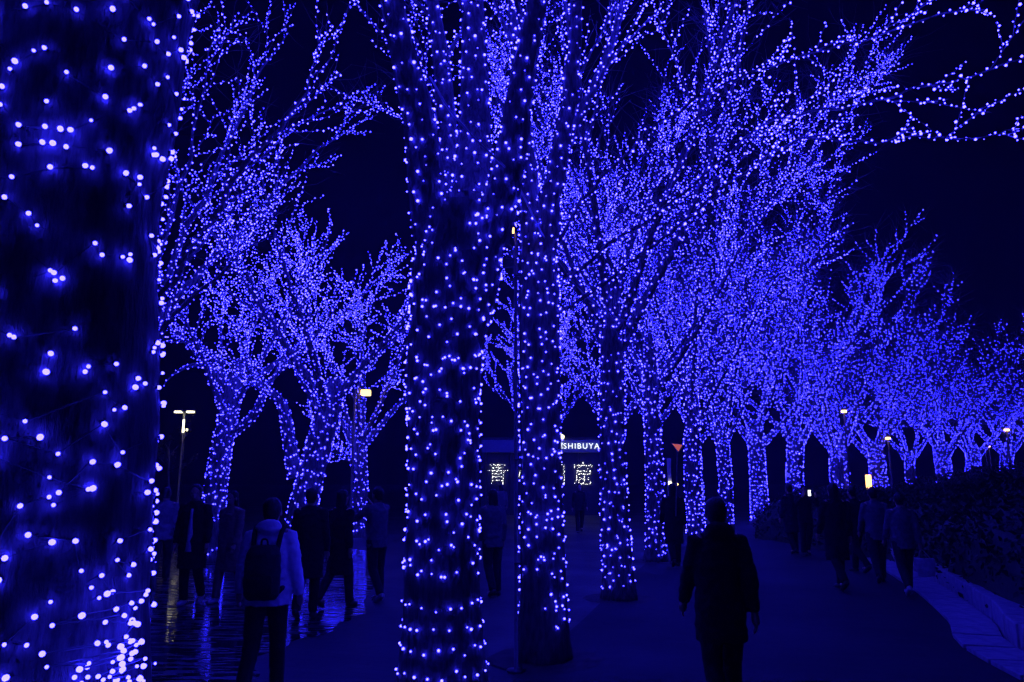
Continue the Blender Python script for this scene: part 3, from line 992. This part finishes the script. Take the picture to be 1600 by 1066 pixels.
# tall pole with a small orange beacon between the second and third trunk
b = base_at(806, 7.7)
zt_ = at(803, 366, 7.7).z
r = empty('cable_pole', b); tag(r, 'tall slim steel pole with a small orange beacon between two trunks', 'pole')
MB().tube([(0, 0, 0), (0, 0, .02), (0, 0, .021), (0, 0, zt_)], [.09, .09, .020, .017], 12).build('pole', M['steel'], r, True)
MB().tube([(.05, -.03, .02), (.052, -.03, zt_ * .5), (.046, -.03, zt_ - .1)], [.008] * 3, 6).build('conduit', M['cable'], r)
MB().box((-.025, -.03, zt_ + .03), (.022, .03, .06), bev=.004).build('beacon', M['lamp_orange'], r)
for zz in (1.0, 2.0, 3.0, 3.9):
    MB().box((.02, -.012, zz), (.075, .055, .02), bev=.004).build('clamp', M['steel'], r)
# slack power cable hanging between the trees
cpts = smooth_path([at(672, 120, 6.2), at(700, 168, 6.15), at(745, 220, 6.1), at(802, 278, 6.4), at(850, 370, 8.0), at(905, 452, 9.4), at(960, 494, 11.2), at(1005, 508, 12.0)], 8)
mb = MB(); mb.tube(cpts, [.011] * len(cpts), 6)
tag(mb.build('power_cable', M['pale_steel'], None, True), 'slack pale cable running down across the trunks beside the pole', 'cable')

# ------------------------------------------------------------------ kerb and hedge on the right
kerb_ctrl = [ground(1398, 876), ground(1432, 890), ground(1500, 925), ground(1575, 975), ground(1640, 1030), Vector((5.0, 4.6, 0)), Vector((4.7, 2.2, 0))]
kp = smooth_path(kerb_ctrl, 14)
cum = [0]
for a, b in zip(kp[:-1], kp[1:]): cum.append(cum[-1] + (b - a).length)
def along(s):
    for i in range(len(kp) - 1):
        if cum[i + 1] >= s or i == len(kp) - 2:
            t = (s - cum[i]) / max(1e-6, cum[i + 1] - cum[i])
            return kp[i].lerp(kp[i + 1], t), (kp[i + 1] - kp[i]).normalized()
kroot = empty('kerb', kp[0]); tag(kroot, 'low pale stone kerb curving along the path in front of the hedge', 'kerb')
s = 0.0; krng = random.Random(9)
while s < cum[-1] - .6:
    ln = .62
    p, t = along(s + ln / 2)
    rz = math.atan2(t.y, t.x)
    o = MB().box((0, 0, 0), (ln - .012, .34 + krng.gauss(0, .004), .30 + krng.gauss(0, .006)), bev=.018).build('stone', M['stone'], kroot)
    o.location = p - kp[0] + Vector((0, 0, .145)); o.rotation_euler = (0, 0, rz + krng.gauss(0, .008))
    # paving slab strip beside it
    n = Vector((t.y, -t.x, 0))
    if n.x > 0: n = -n
    q = MB().box((0, 0, 0), (ln - .012, .50, .06), bev=.01).build('edging_slab', M['stone'], kroot)
    q.location = p - kp[0] + n * .44 + Vector((0, 0, .022 + krng.gauss(0, .002))); q.rotation_euler = (0, 0, rz)
    s += ln
def hedge(name, line, width, heights, seed, label, n_leaf):
    rng = random.Random(seed)
    b0 = Vector((line[0][0], line[0][1], 0))
    r = empty(name, b0); tag(r, label, 'hedge')
    P = smooth_path([Vector((x, y, 0)) for x, y in line], 8)
    Hh = lerp_list(heights, 8)
    T, N, B = frames(P)
    nseg = 14
    v = []; f = []
    for i, p in enumerate(P):
        side = Vector((T[i].y, -T[i].x, 0)).normalized()
        for j in range(nseg):
            a = math.pi * j / (nseg - 1)
            q = p + side * (math.cos(a) * width / 2) + Vector((0, 0, (abs(math.sin(a)) ** .6) * Hh[i] * .93))
            w = 1 + .12 * noise.noise(q * 1.3)
            v.append(p + (q - p) * w - b0)
    for i in range(len(P) - 1):
        for j in range(nseg - 1):
            a = i * nseg + j
            f.append((a, a + 1, a + nseg + 1, a + nseg))
    core = MB().add(v, f).build('branches', M['leaf'], r, True)
    lv = []; lf = []
    for k in range(n_leaf):
        i = rng.randrange(len(P) - 1); t = rng.random()
        p = P[i].lerp(P[i + 1], t); side = Vector((T[i].y, -T[i].x, 0)).normalized()
        a = math.pi * rng.random()
        h = Hh[i] * (1 - t) + Hh[i + 1] * t
        q = p + side * (math.cos(a) * width / 2) + Vector((0, 0, (abs(math.sin(a)) ** .6) * h))
        w = 1 + .12 * noise.noise(q * 1.3) + .10 * noise.noise(q * 4.0) + rng.gauss(0, .035)
        q = p + (q - p) * w - b0
        u = rand_unit(rng); ww = u.cross(rand_unit(rng)).normalized()
        L_ = rng.uniform(.035, .075)
        n = len(lv)
        lv += [q - u * L_, q + ww * L_ * .5, q + u * L_, q - ww * L_ * .5]
        lf.append((n, n + 1, n + 2, n + 3))
    o = mesh_obj('leaves', np_mesh('leaves', [x[:] for x in lv], lf), M['leaf'], r)
    o['kind'] = 'stuff'
    return r
hedge('hedge', [(9.2, 25.0), (9.6, 20.5), (9.9, 17.5), (9.2, 14.0), (8.1, 10.8), (7.2, 7.6), (6.8, 4.2), (6.7, 1.5)], 3.0, [1.25, 1.35, 1.5, 1.75, 1.85, 1.9, 1.9, 1.8], 77,
      'dark clipped hedge rising behind the stone kerb', 26000)
hedge('hedge', [(11.5, 31.0), (15.5, 32.0), (20.0, 33.5), (26.0, 36.0)], 2.4, [1.3, 1.45, 2.1, 2.6], 78,
      'far dark hedge below the last lit trees', 12000)

# ------------------------------------------------------------------ people
def ell(mb, rings, n=16):
    v = []; f = []
    for (c, rx, ry) in rings:
        for j in range(n):
            a = 2 * math.pi * j / n
            v.append((c[0] + rx * math.cos(a), c[1] + ry * math.sin(a), c[2]))
    for i in range(len(rings) - 1):
        for j in range(n):
            k = (j + 1) % n
            f.append((i * n + j, i * n + k, (i + 1) * n + k, (i + 1) * n + j))
    f.append(tuple(range(n - 1, -1, -1))); q = (len(rings) - 1) * n
    f.append(tuple(q + j for j in range(n)))
    mb.add(v, f)
def fuse(mb, voxel, smooth_it, name, wrinkle=0.0, seed=0):
    """one continuous skin over overlapping volumes"""
    me = bpy.data.meshes.new(name)
    me.from_pydata(mb.v, [], mb.f); me.update()
    o = bpy.data.objects.new(name, me); COL.objects.link(o)
    md = o.modifiers.new('r', 'REMESH'); md.mode = 'VOXEL'; md.voxel_size = voxel
    ms = o.modifiers.new('s', 'SMOOTH'); ms.factor = .5; ms.iterations = smooth_it
    dg = bpy.context.evaluated_depsgraph_get()
    out = bpy.data.meshes.new_from_object(o.evaluated_get(dg))
    bpy.data.objects.remove(o); bpy.data.meshes.remove(me)
    if wrinkle:
        n = len(out.vertices)
        co = np.empty(n * 3, dtype=np.float32); out.vertices.foreach_get('co', co)
        no = np.empty(n * 3, dtype=np.float32); out.vertices.foreach_get('normal', no)
        co = co.reshape(-1, 3); no = no.reshape(-1, 3)
        w = np.array([noise.noise(Vector((p[0] * 9 + seed, p[1] * 9, p[2] * 16))) + .6 * noise.noise(Vector((p[0] * 20, p[1] * 20 + seed, p[2] * 34))) for p in co], dtype=np.float32)
        co += no * (w * wrinkle)[:, None]
        out.vertices.foreach_set('co', co.ravel())
    out.polygons.foreach_set('use_smooth', [True] * len(out.polygons))
    out.update()
    return out
POSES = {}
def pose_meshes(key, stride=18, arm=14, arm_out=8, raise_arm=False, coat=.80, hood=False, lng=False, loose=1.0, bow=0.0):
    if key in POSES: return POSES[key]
    sg = {}
    th = {1: math.radians(stride), -1: math.radians(-stride)}
    J = {}
    for s in (1, -1):
        hip = Vector((s * .092, 0, .90)); a = th[s]; bend = math.radians(6 if a >= 0 else 26) if stride else math.radians(3)
        knee = hip + Vector((0, math.sin(a), -math.cos(a))) * .425
        a2 = a - bend
        ank = knee + Vector((0, math.sin(a2), -math.cos(a2))) * .405
        J[s] = [hip, knee, ank, a2]
    low = min(J[1][2].z, J[-1][2].z)
    drop = .075 - low
    for s in (1, -1):
        for k in range(3): J[s][k] = J[s][k] + Vector((0, 0, drop))
    pz = .90 + drop
    up = lambda z: z - .90 + pz
    A = {}
    for s in (1, -1):
        sh = Vector((s * .172, 0, up(1.40)))
        if raise_arm:
            el = sh + Vector((s * .10, .20, -.16)); wr = el + Vector((-s * .10, .14, .20)); hd = (wr - el).normalized()
        else:
            aa = math.radians(-arm if s == 1 else arm) * (1 if stride >= 0 else -1); ao = math.radians(arm_out)
            dv = Vector((s * math.sin(ao), math.sin(aa), -math.cos(aa) * math.cos(ao))).normalized()
            el = sh + dv * .285
            dv2 = (dv + Vector((-s * .06, .28, 0))).normalized(); wr = el + dv2 * .25; hd = dv2
        A[s] = (sh, el, wr, hd)
    neck = Vector((0, 0, up(1.46))); hc = Vector((0, .025 + bow * .5, up(1.60) - bow * .3))
    # body
    mb = MB()
    ell(mb, [((0, 0, up(.84)), .12, .09), ((0, 0, up(.92)), .165, .115), ((0, 0, up(1.05)), .145, .10), ((0, 0, up(1.22)), .155, .105), ((0, 0, up(1.36)), .175, .105), ((0, 0, up(1.43)), .12, .075), ((0, 0, up(1.47)), .06, .055)])
    mb.tube([neck - Vector((0, 0, .04)), neck.lerp(hc, .6), hc], [.058, .054, .05], 12)
    mb.ball(hc + Vector((0, -.008, .025)), (.076, .096, .10), 20, 14)
    mb.ball(hc + Vector((0, .028, -.045)), (.056, .062, .068), 16, 10)
    mb.tube([hc + Vector((0, .085, .01)), hc + Vector((0, .112, -.022)), hc + Vector((0, .085, -.034))], [.008, .014, .01], 8)
    for s in (1, -1):
        mb.ball(hc + Vector((s * .078, -.005, -.005)), (.012, .022, .032), 8, 6)
        mb.ball(hc + Vector((s * .030, .083, .014)), (.017, .012, .011), 8, 6)
    mb.tube([hc + Vector((-.022, .088, -.062)), hc + Vector((.022, .088, -.062))], [.008, .008], 6)
    for s in (1, -1):
        hip, knee, ank, a2 = J[s]
        mb.tube([hip, hip.lerp(knee, .5), knee, knee.lerp(ank, .35), ank], [.085, .075, .055, .054, .038], 12)
        mb.tube([ank + Vector((0, -.03, -.045)), ank + Vector((0, .06, -.048)), ank + Vector((0, .15, -.052))], [.032, .036, .022], 8)
        sh, el, wr, hd = A[s]
        mb.tube([sh + Vector((-s * .05, 0, .01)), sh, el, wr], [.06, .055, .043, .028], 12)
        side = Vector((0, 1, 0)) - hd * hd.y; side.normalize()
        nrm = hd.cross(side)
        palm = wr + hd * .045
        mb.tube([wr, palm, wr + hd * .085], [.026, .034, .033], 8)
        for q in range(4):
            o_ = side * (-.026 + .0175 * q)
            ln = (.060, .074, .078, .066)[q]
            b_ = wr + hd * .085 + o_
            curl = nrm * (-s * .3)
            m1 = b_ + (hd + curl * .4).normalized() * ln * .5
            m2 = m1 + (hd + curl * 2.2).normalized() * ln * .5
            mb.tube([b_ - hd * .02, m1, m2], [.0098, .009, .0075], 6)
        tb_ = wr + hd * .03 + side * .03
        mb.tube([tb_ - side * .012, tb_ + (side * .8 + hd * .7).normalized() * .035, tb_ + (side * .35 + hd).normalized() * .065], [.012, .0105, .008], 6)
    body = fuse(mb, .0085, 3, 'body')
    # coat
    mb = MB()
    c = coat
    wd = loose
    rings = [((0, 0, up(c)), .185 * wd, .145 * wd), ((0, 0, up(max(c + .04, .92))), .185 * wd, .14 * wd), ((0, -.005, up(1.08)), .172 * wd, .13 * wd), ((0, -.005, up(1.22)), .180 * wd, .132 * wd), ((0, -.005, up(1.36)), .178, .125), ((0, -.005, up(1.435)), .118, .09), ((0, -.005, up(1.49)), .075, .075)]
    ell(mb, rings, 20)
    for s in (1, -1):
        sh, el, wr, hd = A[s]
        mb.tube([sh + Vector((-s * .07, 0, 0)), sh, sh.lerp(el, .5), el, el.lerp(wr, .55), wr + hd * .0], [.066, .068, .062 * wd, .057 * wd, .053 * wd, .043], 14)
    if hood:
        mb.ball((0, -.075, up(1.475)), (.12, .075, .075), 14, 8)
    jacket = fuse(mb, .014, 4, 'jacket', .010, len(POSES))
    # trousers
    mb = MB()
    ell(mb, [((0, 0, up(.83)), .13, .10), ((0, 0, up(.92)), .168, .122), ((0, 0, up(1.02)), .155, .112)], 16)
    for s in (1, -1):
        hip, knee, ank, a2 = J[s]
        mb.tube([hip + Vector((0, 0, .02)), hip.lerp(knee, .5), knee, knee.lerp(ank, .5), ank + Vector((0, 0, .0))], [.098, .088, .074, .068, .062], 14)
    trousers = fuse(mb, .014, 3, 'trousers', .005, 3 + len(POSES))
    shoes = []
    for s in (1, -1):
        hip, knee, ank, a2 = J[s]
        tilt = -a2 if a2 < -.2 else 0
        mb = MB()
        mb.tube([Vector((0, -.06, -.035)), Vector((0, -.02, -.032)), Vector((0, .07, -.04)), Vector((0, .14, -.05)), Vector((0, .185, -.055))], [.034, .043, .044, .038, .018], 12)
        mb.tube([Vector((0, -.01, .0)), Vector((0, .0, .035))], [.046, .044], 12)
        R = Matrix.Rotation(-tilt * .7, 3, 'X')
        mb.v = [tuple(R @ Vector(p) + ank) for p in mb.v]
        mb.v = [(p[0], p[1], max(p[2], .002)) for p in mb.v]
        shoes.append(fuse(mb, .010, 2, 'shoe'))
    mb = MB()
    mb.ball(hc + Vector((0, -.022, .042)), (.086, .098, .098), 20, 14)
    if lng:
        ell(mb, [(hc + Vector((0, -.055, -.20)), .085, .045), (hc + Vector((0, -.05, -.08)), .088, .065), (hc + Vector((0, -.04, .05)), .08, .07)], 14)
    else:
        ell(mb, [(hc + Vector((0, -.055, -.075)), .055, .035), (hc + Vector((0, -.045, -.02)), .074, .052), (hc + Vector((0, -.03, .05)), .075, .06)], 14)
    hair = fuse(mb, .011, 2, 'hair', .004, 5)
    POSES[key] = dict(body=body, jacket=jacket, trousers=trousers, shoes=shoes, hair=hair, A=A, J=J, up=up, hc=hc)
    return POSES[key]
POSE_KW = {
    'walk': dict(stride=16, arm=16, arm_out=9, coat=.78),
    'walk_long': dict(stride=13, arm=12, arm_out=7, coat=.48, loose=1.06, lng=True),
    'stroll_pack': dict(stride=11, arm=5, arm_out=13, coat=.80, hood=True, loose=1.15),
    'walker': dict(stride=10, arm=18, arm_out=8, coat=.66, loose=1.06, hood=True),
    'stand': dict(stride=2, arm=3, arm_out=7, coat=.78, lng=True),
    'stand_coat': dict(stride=2, arm=3, arm_out=9, coat=.52, loose=1.12),
    'photo': dict(stride=3, raise_arm=True, coat=.80),
}
def person(px, d, face, pose, label, height=1.68, jacket='black_cloth', trousers='black_cloth', shoe='shoe_dark', hair='hair', group='people walking under the lit trees', pos=None):
    P = pose_meshes(pose, **POSE_KW[pose])
    b = base_at(px, d) if pos is None else pos
    r = empty('person', b, face)
    k = height / 1.70
    r.scale = (k, k, k)
    tag(r, label, 'person', group)
    def part(name, me, m):
        o = bpy.data.objects.new(name, me)
        if len(me.materials) == 0: me.materials.append(None)
        o.material_slots[0].link = 'OBJECT'
        o.material_slots[0].material = M[m]
        return link(o, r)
    part('body', P['body'], 'skin'); part('jacket', P['jacket'], jacket); part('trousers', P['trousers'], trousers)
    for sm in P['shoes']: part('shoe', sm, shoe)
    part('hair', P['hair'], hair)
    return r, P, k
AWAY, TOWARD = 0.0, math.pi
# the person with the backpack
pr, P, k = person(428, 6.75, .06, 'stroll_pack', 'person in a pale hooded top and black trousers walking away with a backpack', 1.62, 'pale_cloth', 'black_cloth', 'shoe_pale')
bp = empty('backpack', pr.location + Vector((0, 0, 0)), .06)
bp.scale = (k, k, k)
tag(bp, 'dark backpack worn over a pale hooded top', 'backpack')
up = P['up']
mb = MB()
ell(mb, [((0, -.215, up(.87)), .125, .075), ((0, -.225, up(.92)), .155, .095), ((0, -.225, up(1.1)), .160, .10), ((0, -.215, up(1.26)), .150, .09), ((0, -.20, up(1.33)), .11, .06)], 20)
pk = mesh_obj('pack', fuse(mb, .012, 5, 'pack', .005, 4), M['dark_cloth'], bp)
mb = MB(); ell(mb, [((0, -.315, up(.90)), .09, .02), ((0, -.325, up(.94)), .115, .03), ((0, -.325, up(1.06)), .115, .03), ((0, -.315, up(1.09)), .10, .02)], 16)
mesh_obj('front_pocket', fuse(mb, .010, 3, 'front_pocket', .003, 8), M['black_cloth'], bp)
for s in (1, -1):
    pth = smooth_path([(s * .10, -.17, up(1.24)), (s * .115, -.12, up(1.40)), (s * .125, -.02, up(1.478)), (s * .13, .10, up(1.40)), (s * .15, .13, up(1.22)), (s * .175, .02, up(1.02)), (s * .13, -.16, up(.93))], 5)
    MB().tube(pth, [.022] * len(pth), 8).build('strap', M['black_cloth'], bp, True)
MB().tube(smooth_path([(-.03, -.20, up(1.32)), (-.02, -.21, up(1.375)), (.02, -.21, up(1.375)), (.03, -.20, up(1.32))], 4), [.008] * 13, 6).build('grab_loop', M['black_cloth'], bp)
# the walker in black
person(1116, 5.9, .0, 'walker', 'person in a loose black jacket walking in the middle of the path', 1.64, 'black_cloth', 'black_cloth')
# on the plaza to the left
pr, P, k = person(309, 11.6, TOWARD, 'stand_coat', 'person in an open dark coat over a long pale shirt beside a person in beige', 1.70, 'black_cloth', 'black_cloth', 'shoe_pale')
mb = MB(); ell(mb, [((0, .115, P['up'](.76)), .075, .055), ((0, .112, P['up'](1.05)), .05, .045), ((0, .105, P['up'](1.38)), .02, .04)], 14)
o = mesh_obj('shirt', fuse(mb, .012, 2, 'shirt', .004, 2), M['white_cloth'], pr)
person(366, 11.9, 2.8, 'walk_long', 'person in a long beige coat standing between the dark coat and the backpack', 1.62, 'beige_cloth', 'beige_cloth', 'shoe_pale')
person(488, 10.6, AWAY, 'stand_coat', 'person in a dark coat standing just past the backpack wearer', 1.66, 'black_cloth', 'black_cloth')
person(536, 11.4, -.5, 'walk_long', 'person in a long dark coat under the warm lantern', 1.64, 'black_cloth', 'dark_cloth')
pr, P, k = person(592, 12.0, .9, 'photo', 'person in grey lifting both arms to take a picture left of the ringed trunk', 1.66, 'grey_cloth', 'dark_cloth', 'shoe_pale')
person(262, 14.0, .4, 'walk', 'person in a grey jacket half hidden behind the widest trunk', 1.66, 'grey_cloth', 'dark_cloth')
person(770, 12.5, .5, 'stand', 'person in a grey jacket seen past the ringed trunk, toward the pole', 1.62, 'grey_cloth', 'dark_cloth')
person(905, 27.0, TOWARD, 'walk', 'far small person walking under the white lettering', 1.66, 'dark_cloth', 'dark_cloth')
person(783, 29.0, AWAY, 'stand', 'far small person standing under the leftmost glowing character', 1.62, 'grey_cloth', 'dark_cloth')
# on the path
pg, Pg, kg = person(1050, 16.6, AWAY, 'walk_long', 'person in a dark coat below the red triangular sign', 1.70, 'black_cloth', 'black_cloth')
person(1232, 19.5, .3, 'stand_coat', 'person in a dark coat walking close beside the one with the phone', 1.66, 'dark_cloth', 'black_cloth')
pp, Pp, kp_ = person(1254, 19.0, TOWARD, 'photo', 'person in black holding up a glowing phone', 1.64, 'black_cloth', 'black_cloth')
person(1300, 13.2, .1, 'walk_long', 'person in a long dark coat, first of the cluster by the kerb end', 1.72, 'black_cloth', 'black_cloth')
person(1330, 15.5, .3, 'walk', 'person in black behind the cluster by the kerb end', 1.66, 'black_cloth', 'black_cloth')
person(1362, 14.0, -.2, 'walk', 'person in a grey jacket in the middle of the cluster by the kerb end', 1.66, 'grey_cloth', 'dark_cloth')
pb, Pb, kb = person(1402, 12.6, -.15, 'walk', 'person in a grey top with a white shopping bag at the kerb end', 1.58, 'grey_cloth', 'dark_cloth', 'shoe_pale')

# phone held by the person on the path
ph = empty('phone', pp.location, pp.rotation_euler.z); ph.scale = (kp_,) * 3
tag(ph, 'glowing phone held up by a person in black', 'phone')
A = Pp['A']; c = (A[1][2] + A[-1][2]) / 2 + Vector((0, .05, .10))
MB().box(c, (.075, .010, .15), bev=.004).build('case', M['gate_dark'], ph)
MB().box(c + Vector((0, .0075, 0)), (.068, .004, .14), bev=.001).build('screen', M['phone_screen'], ph)
# white bag in a hand
wb = empty('shopping_bag', pb.location, -.15); wb.scale = (kb,) * 3
tag(wb, 'white shopping bag hanging from a hand near the kerb end', 'bag')
A = Pb['A']; hnd = A[1][2] + A[1][3] * .11
mb = MB(); ell(mb, [((hnd.x + .05, hnd.y, hnd.z - .44), .13, .05), ((hnd.x + .05, hnd.y, hnd.z - .30), .16, .065), ((hnd.x + .05, hnd.y, hnd.z - .14), .17, .05)], 16)
mesh_obj('bag', fuse(mb, .012, 3, 'bag', .008, 6), M['white_cloth'], wb)
for q in (-.03, .03):
    pth = smooth_path([(hnd.x - .06, hnd.y + q, hnd.z - .15), (hnd.x - .01, hnd.y + q * .3, hnd.z - .005), (hnd.x + .03, hnd.y + q * .3, hnd.z - .005), (hnd.x + .15, hnd.y + q, hnd.z - .15)], 5)
    MB().tube(pth, [.005] * len(pth), 6).build('handle', M['white_cloth'], wb, True)
# hand-held triangular sign on a stick
sg = empty('triangle_sign', base_at(1052, 16.3)); tag(sg, 'tilted red inverted triangle sign on a stick above a person in dark coat', 'sign')
zs = at(1058, 698, 16.3).z; xo = at(1058, 698, 16.3).x - sg.location.x
tri = [(-.135, 0, .075), (.135, 0, .045), (.02, 0, -.125)]
def prism(mb, pts, y0, y1, c):
    n = len(pts)
    v = [(p[0] + c[0], y0, p[2] + c[2]) for p in pts] + [(p[0] + c[0], y1, p[2] + c[2]) for p in pts]
    mb.add(v, [tuple(range(n)), tuple(range(2 * n - 1, n - 1, -1))] + [(i, i + n, (i + 1) % n + n, (i + 1) % n) for i in range(n)])
mb = MB(); prism(mb, tri, -.012, .012, (xo, 0, zs)); mb.build('plate', M['white_sign'], sg)
mb = MB(); prism(mb, [(p[0] * .8 + .002, 0, p[2] * .8) for p in tri], -.016, -.0125, (xo, 0, zs)); mb.build('face', M['red_sign'], sg)
MB().tube([(xo * .3, .03, 1.05), (xo + .01, .025, zs - .02)], [.014, .012], 8).build('stick', M['pale_steel'], sg)
# white guide light on a pale post
b = base_at(1046, 20.0); r = empty('guide_post', b); tag(r, 'pale slim post with a small white light beside the triangular sign', 'post')
zp = at(1046, 716, 20).z; zl = at(1046, 755, 20).z
MB().box((0, 0, zp / 2), (.10, .06, zp), bev=.01).build('post', M['white_sign'], r)
MB().ball((0, -.06, zl), .05, 10, 8).build('lamp', M['lamp_white'], r)
MB().ball((.19, -.04, zl - .03), .03, 10, 8).build('side_lamp', M['lamp_warm'], r)
MB().tube([(0, -.02, zl - .03), (.19, -.02, zl - .03)], [.012, .012], 6).build('arm', M['steel'], r)

# unlit tree by the double headed lamp, a few dry leaves catching its light
rng = random.Random(61)
b = base_at(266, 35.5)
r = empty('bare_tree', b); tag(r, 'small unlit tree with dry leaves beside the double headed lamp', 'tree')
tr = grow(Vector((0, 0, 0)), Vector((0, 0, 1)), 3.2, .10, .06, 6, rng, .06, .02, 0, 0)
v, f = tube_geo(tr.pts, tr.rad, 8); MB().add(v, f).build('trunk', M['bark'], r, True)
mb = MB(); lv = []; lf = []
for i in range(6):
    lb = grow(tr.point(2.2 + .16 * i), side_dir(Vector((0, 0, 1)), rng, 30, 75), 1.7, .04, .008, 6, rng, .12, .04, 1, 0)
    for bb in [lb] + ramify(lb, rng, 4, .8, 3, .4):
        v, f = tube_geo(bb.pts, bb.rad, 4, False); mb.add(v, f)
        for q in range(10):
            c = bb.point(bb.length * rng.random()) + rand_unit(rng) * .05
            u = rand_unit(rng); w = u.cross(rand_unit(rng)).normalized(); n = len(lv)
            lv += [c - u * .05, c + w * .03, c + u * .05, c - w * .03]; lf.append((n, n + 1, n + 2, n + 3))
cr = mb.build('crown', M['bark'], r)
o = mesh_obj('leaves', np_mesh('leaves', [x[:] for x in lv], lf), M['leaf_dry'], cr); o['kind'] = 'stuff'

# ------------------------------------------------------------------ night haze that the lights glow in
HAZE = 0.0020
if HAZE:
    hm = bpy.data.materials.new('night_haze'); hm.use_nodes = True
    nt = hm.node_tree; nt.nodes.clear()
    pv = nt.nodes.new('ShaderNodeVolumePrincipled'); om = nt.nodes.new('ShaderNodeOutputMaterial')
    pv.inputs['Color'].default_value = (.85, .87, .92, 1)
    pv.inputs['Density'].default_value = HAZE
    pv.inputs['Anisotropy'].default_value = 0.0
    nt.links.new(pv.outputs[0], om.inputs['Volume'])
    hz = MB().box((0, 130, 12), (444, 344, 26)).build('haze', hm)
    hz['kind'] = 'stuff'
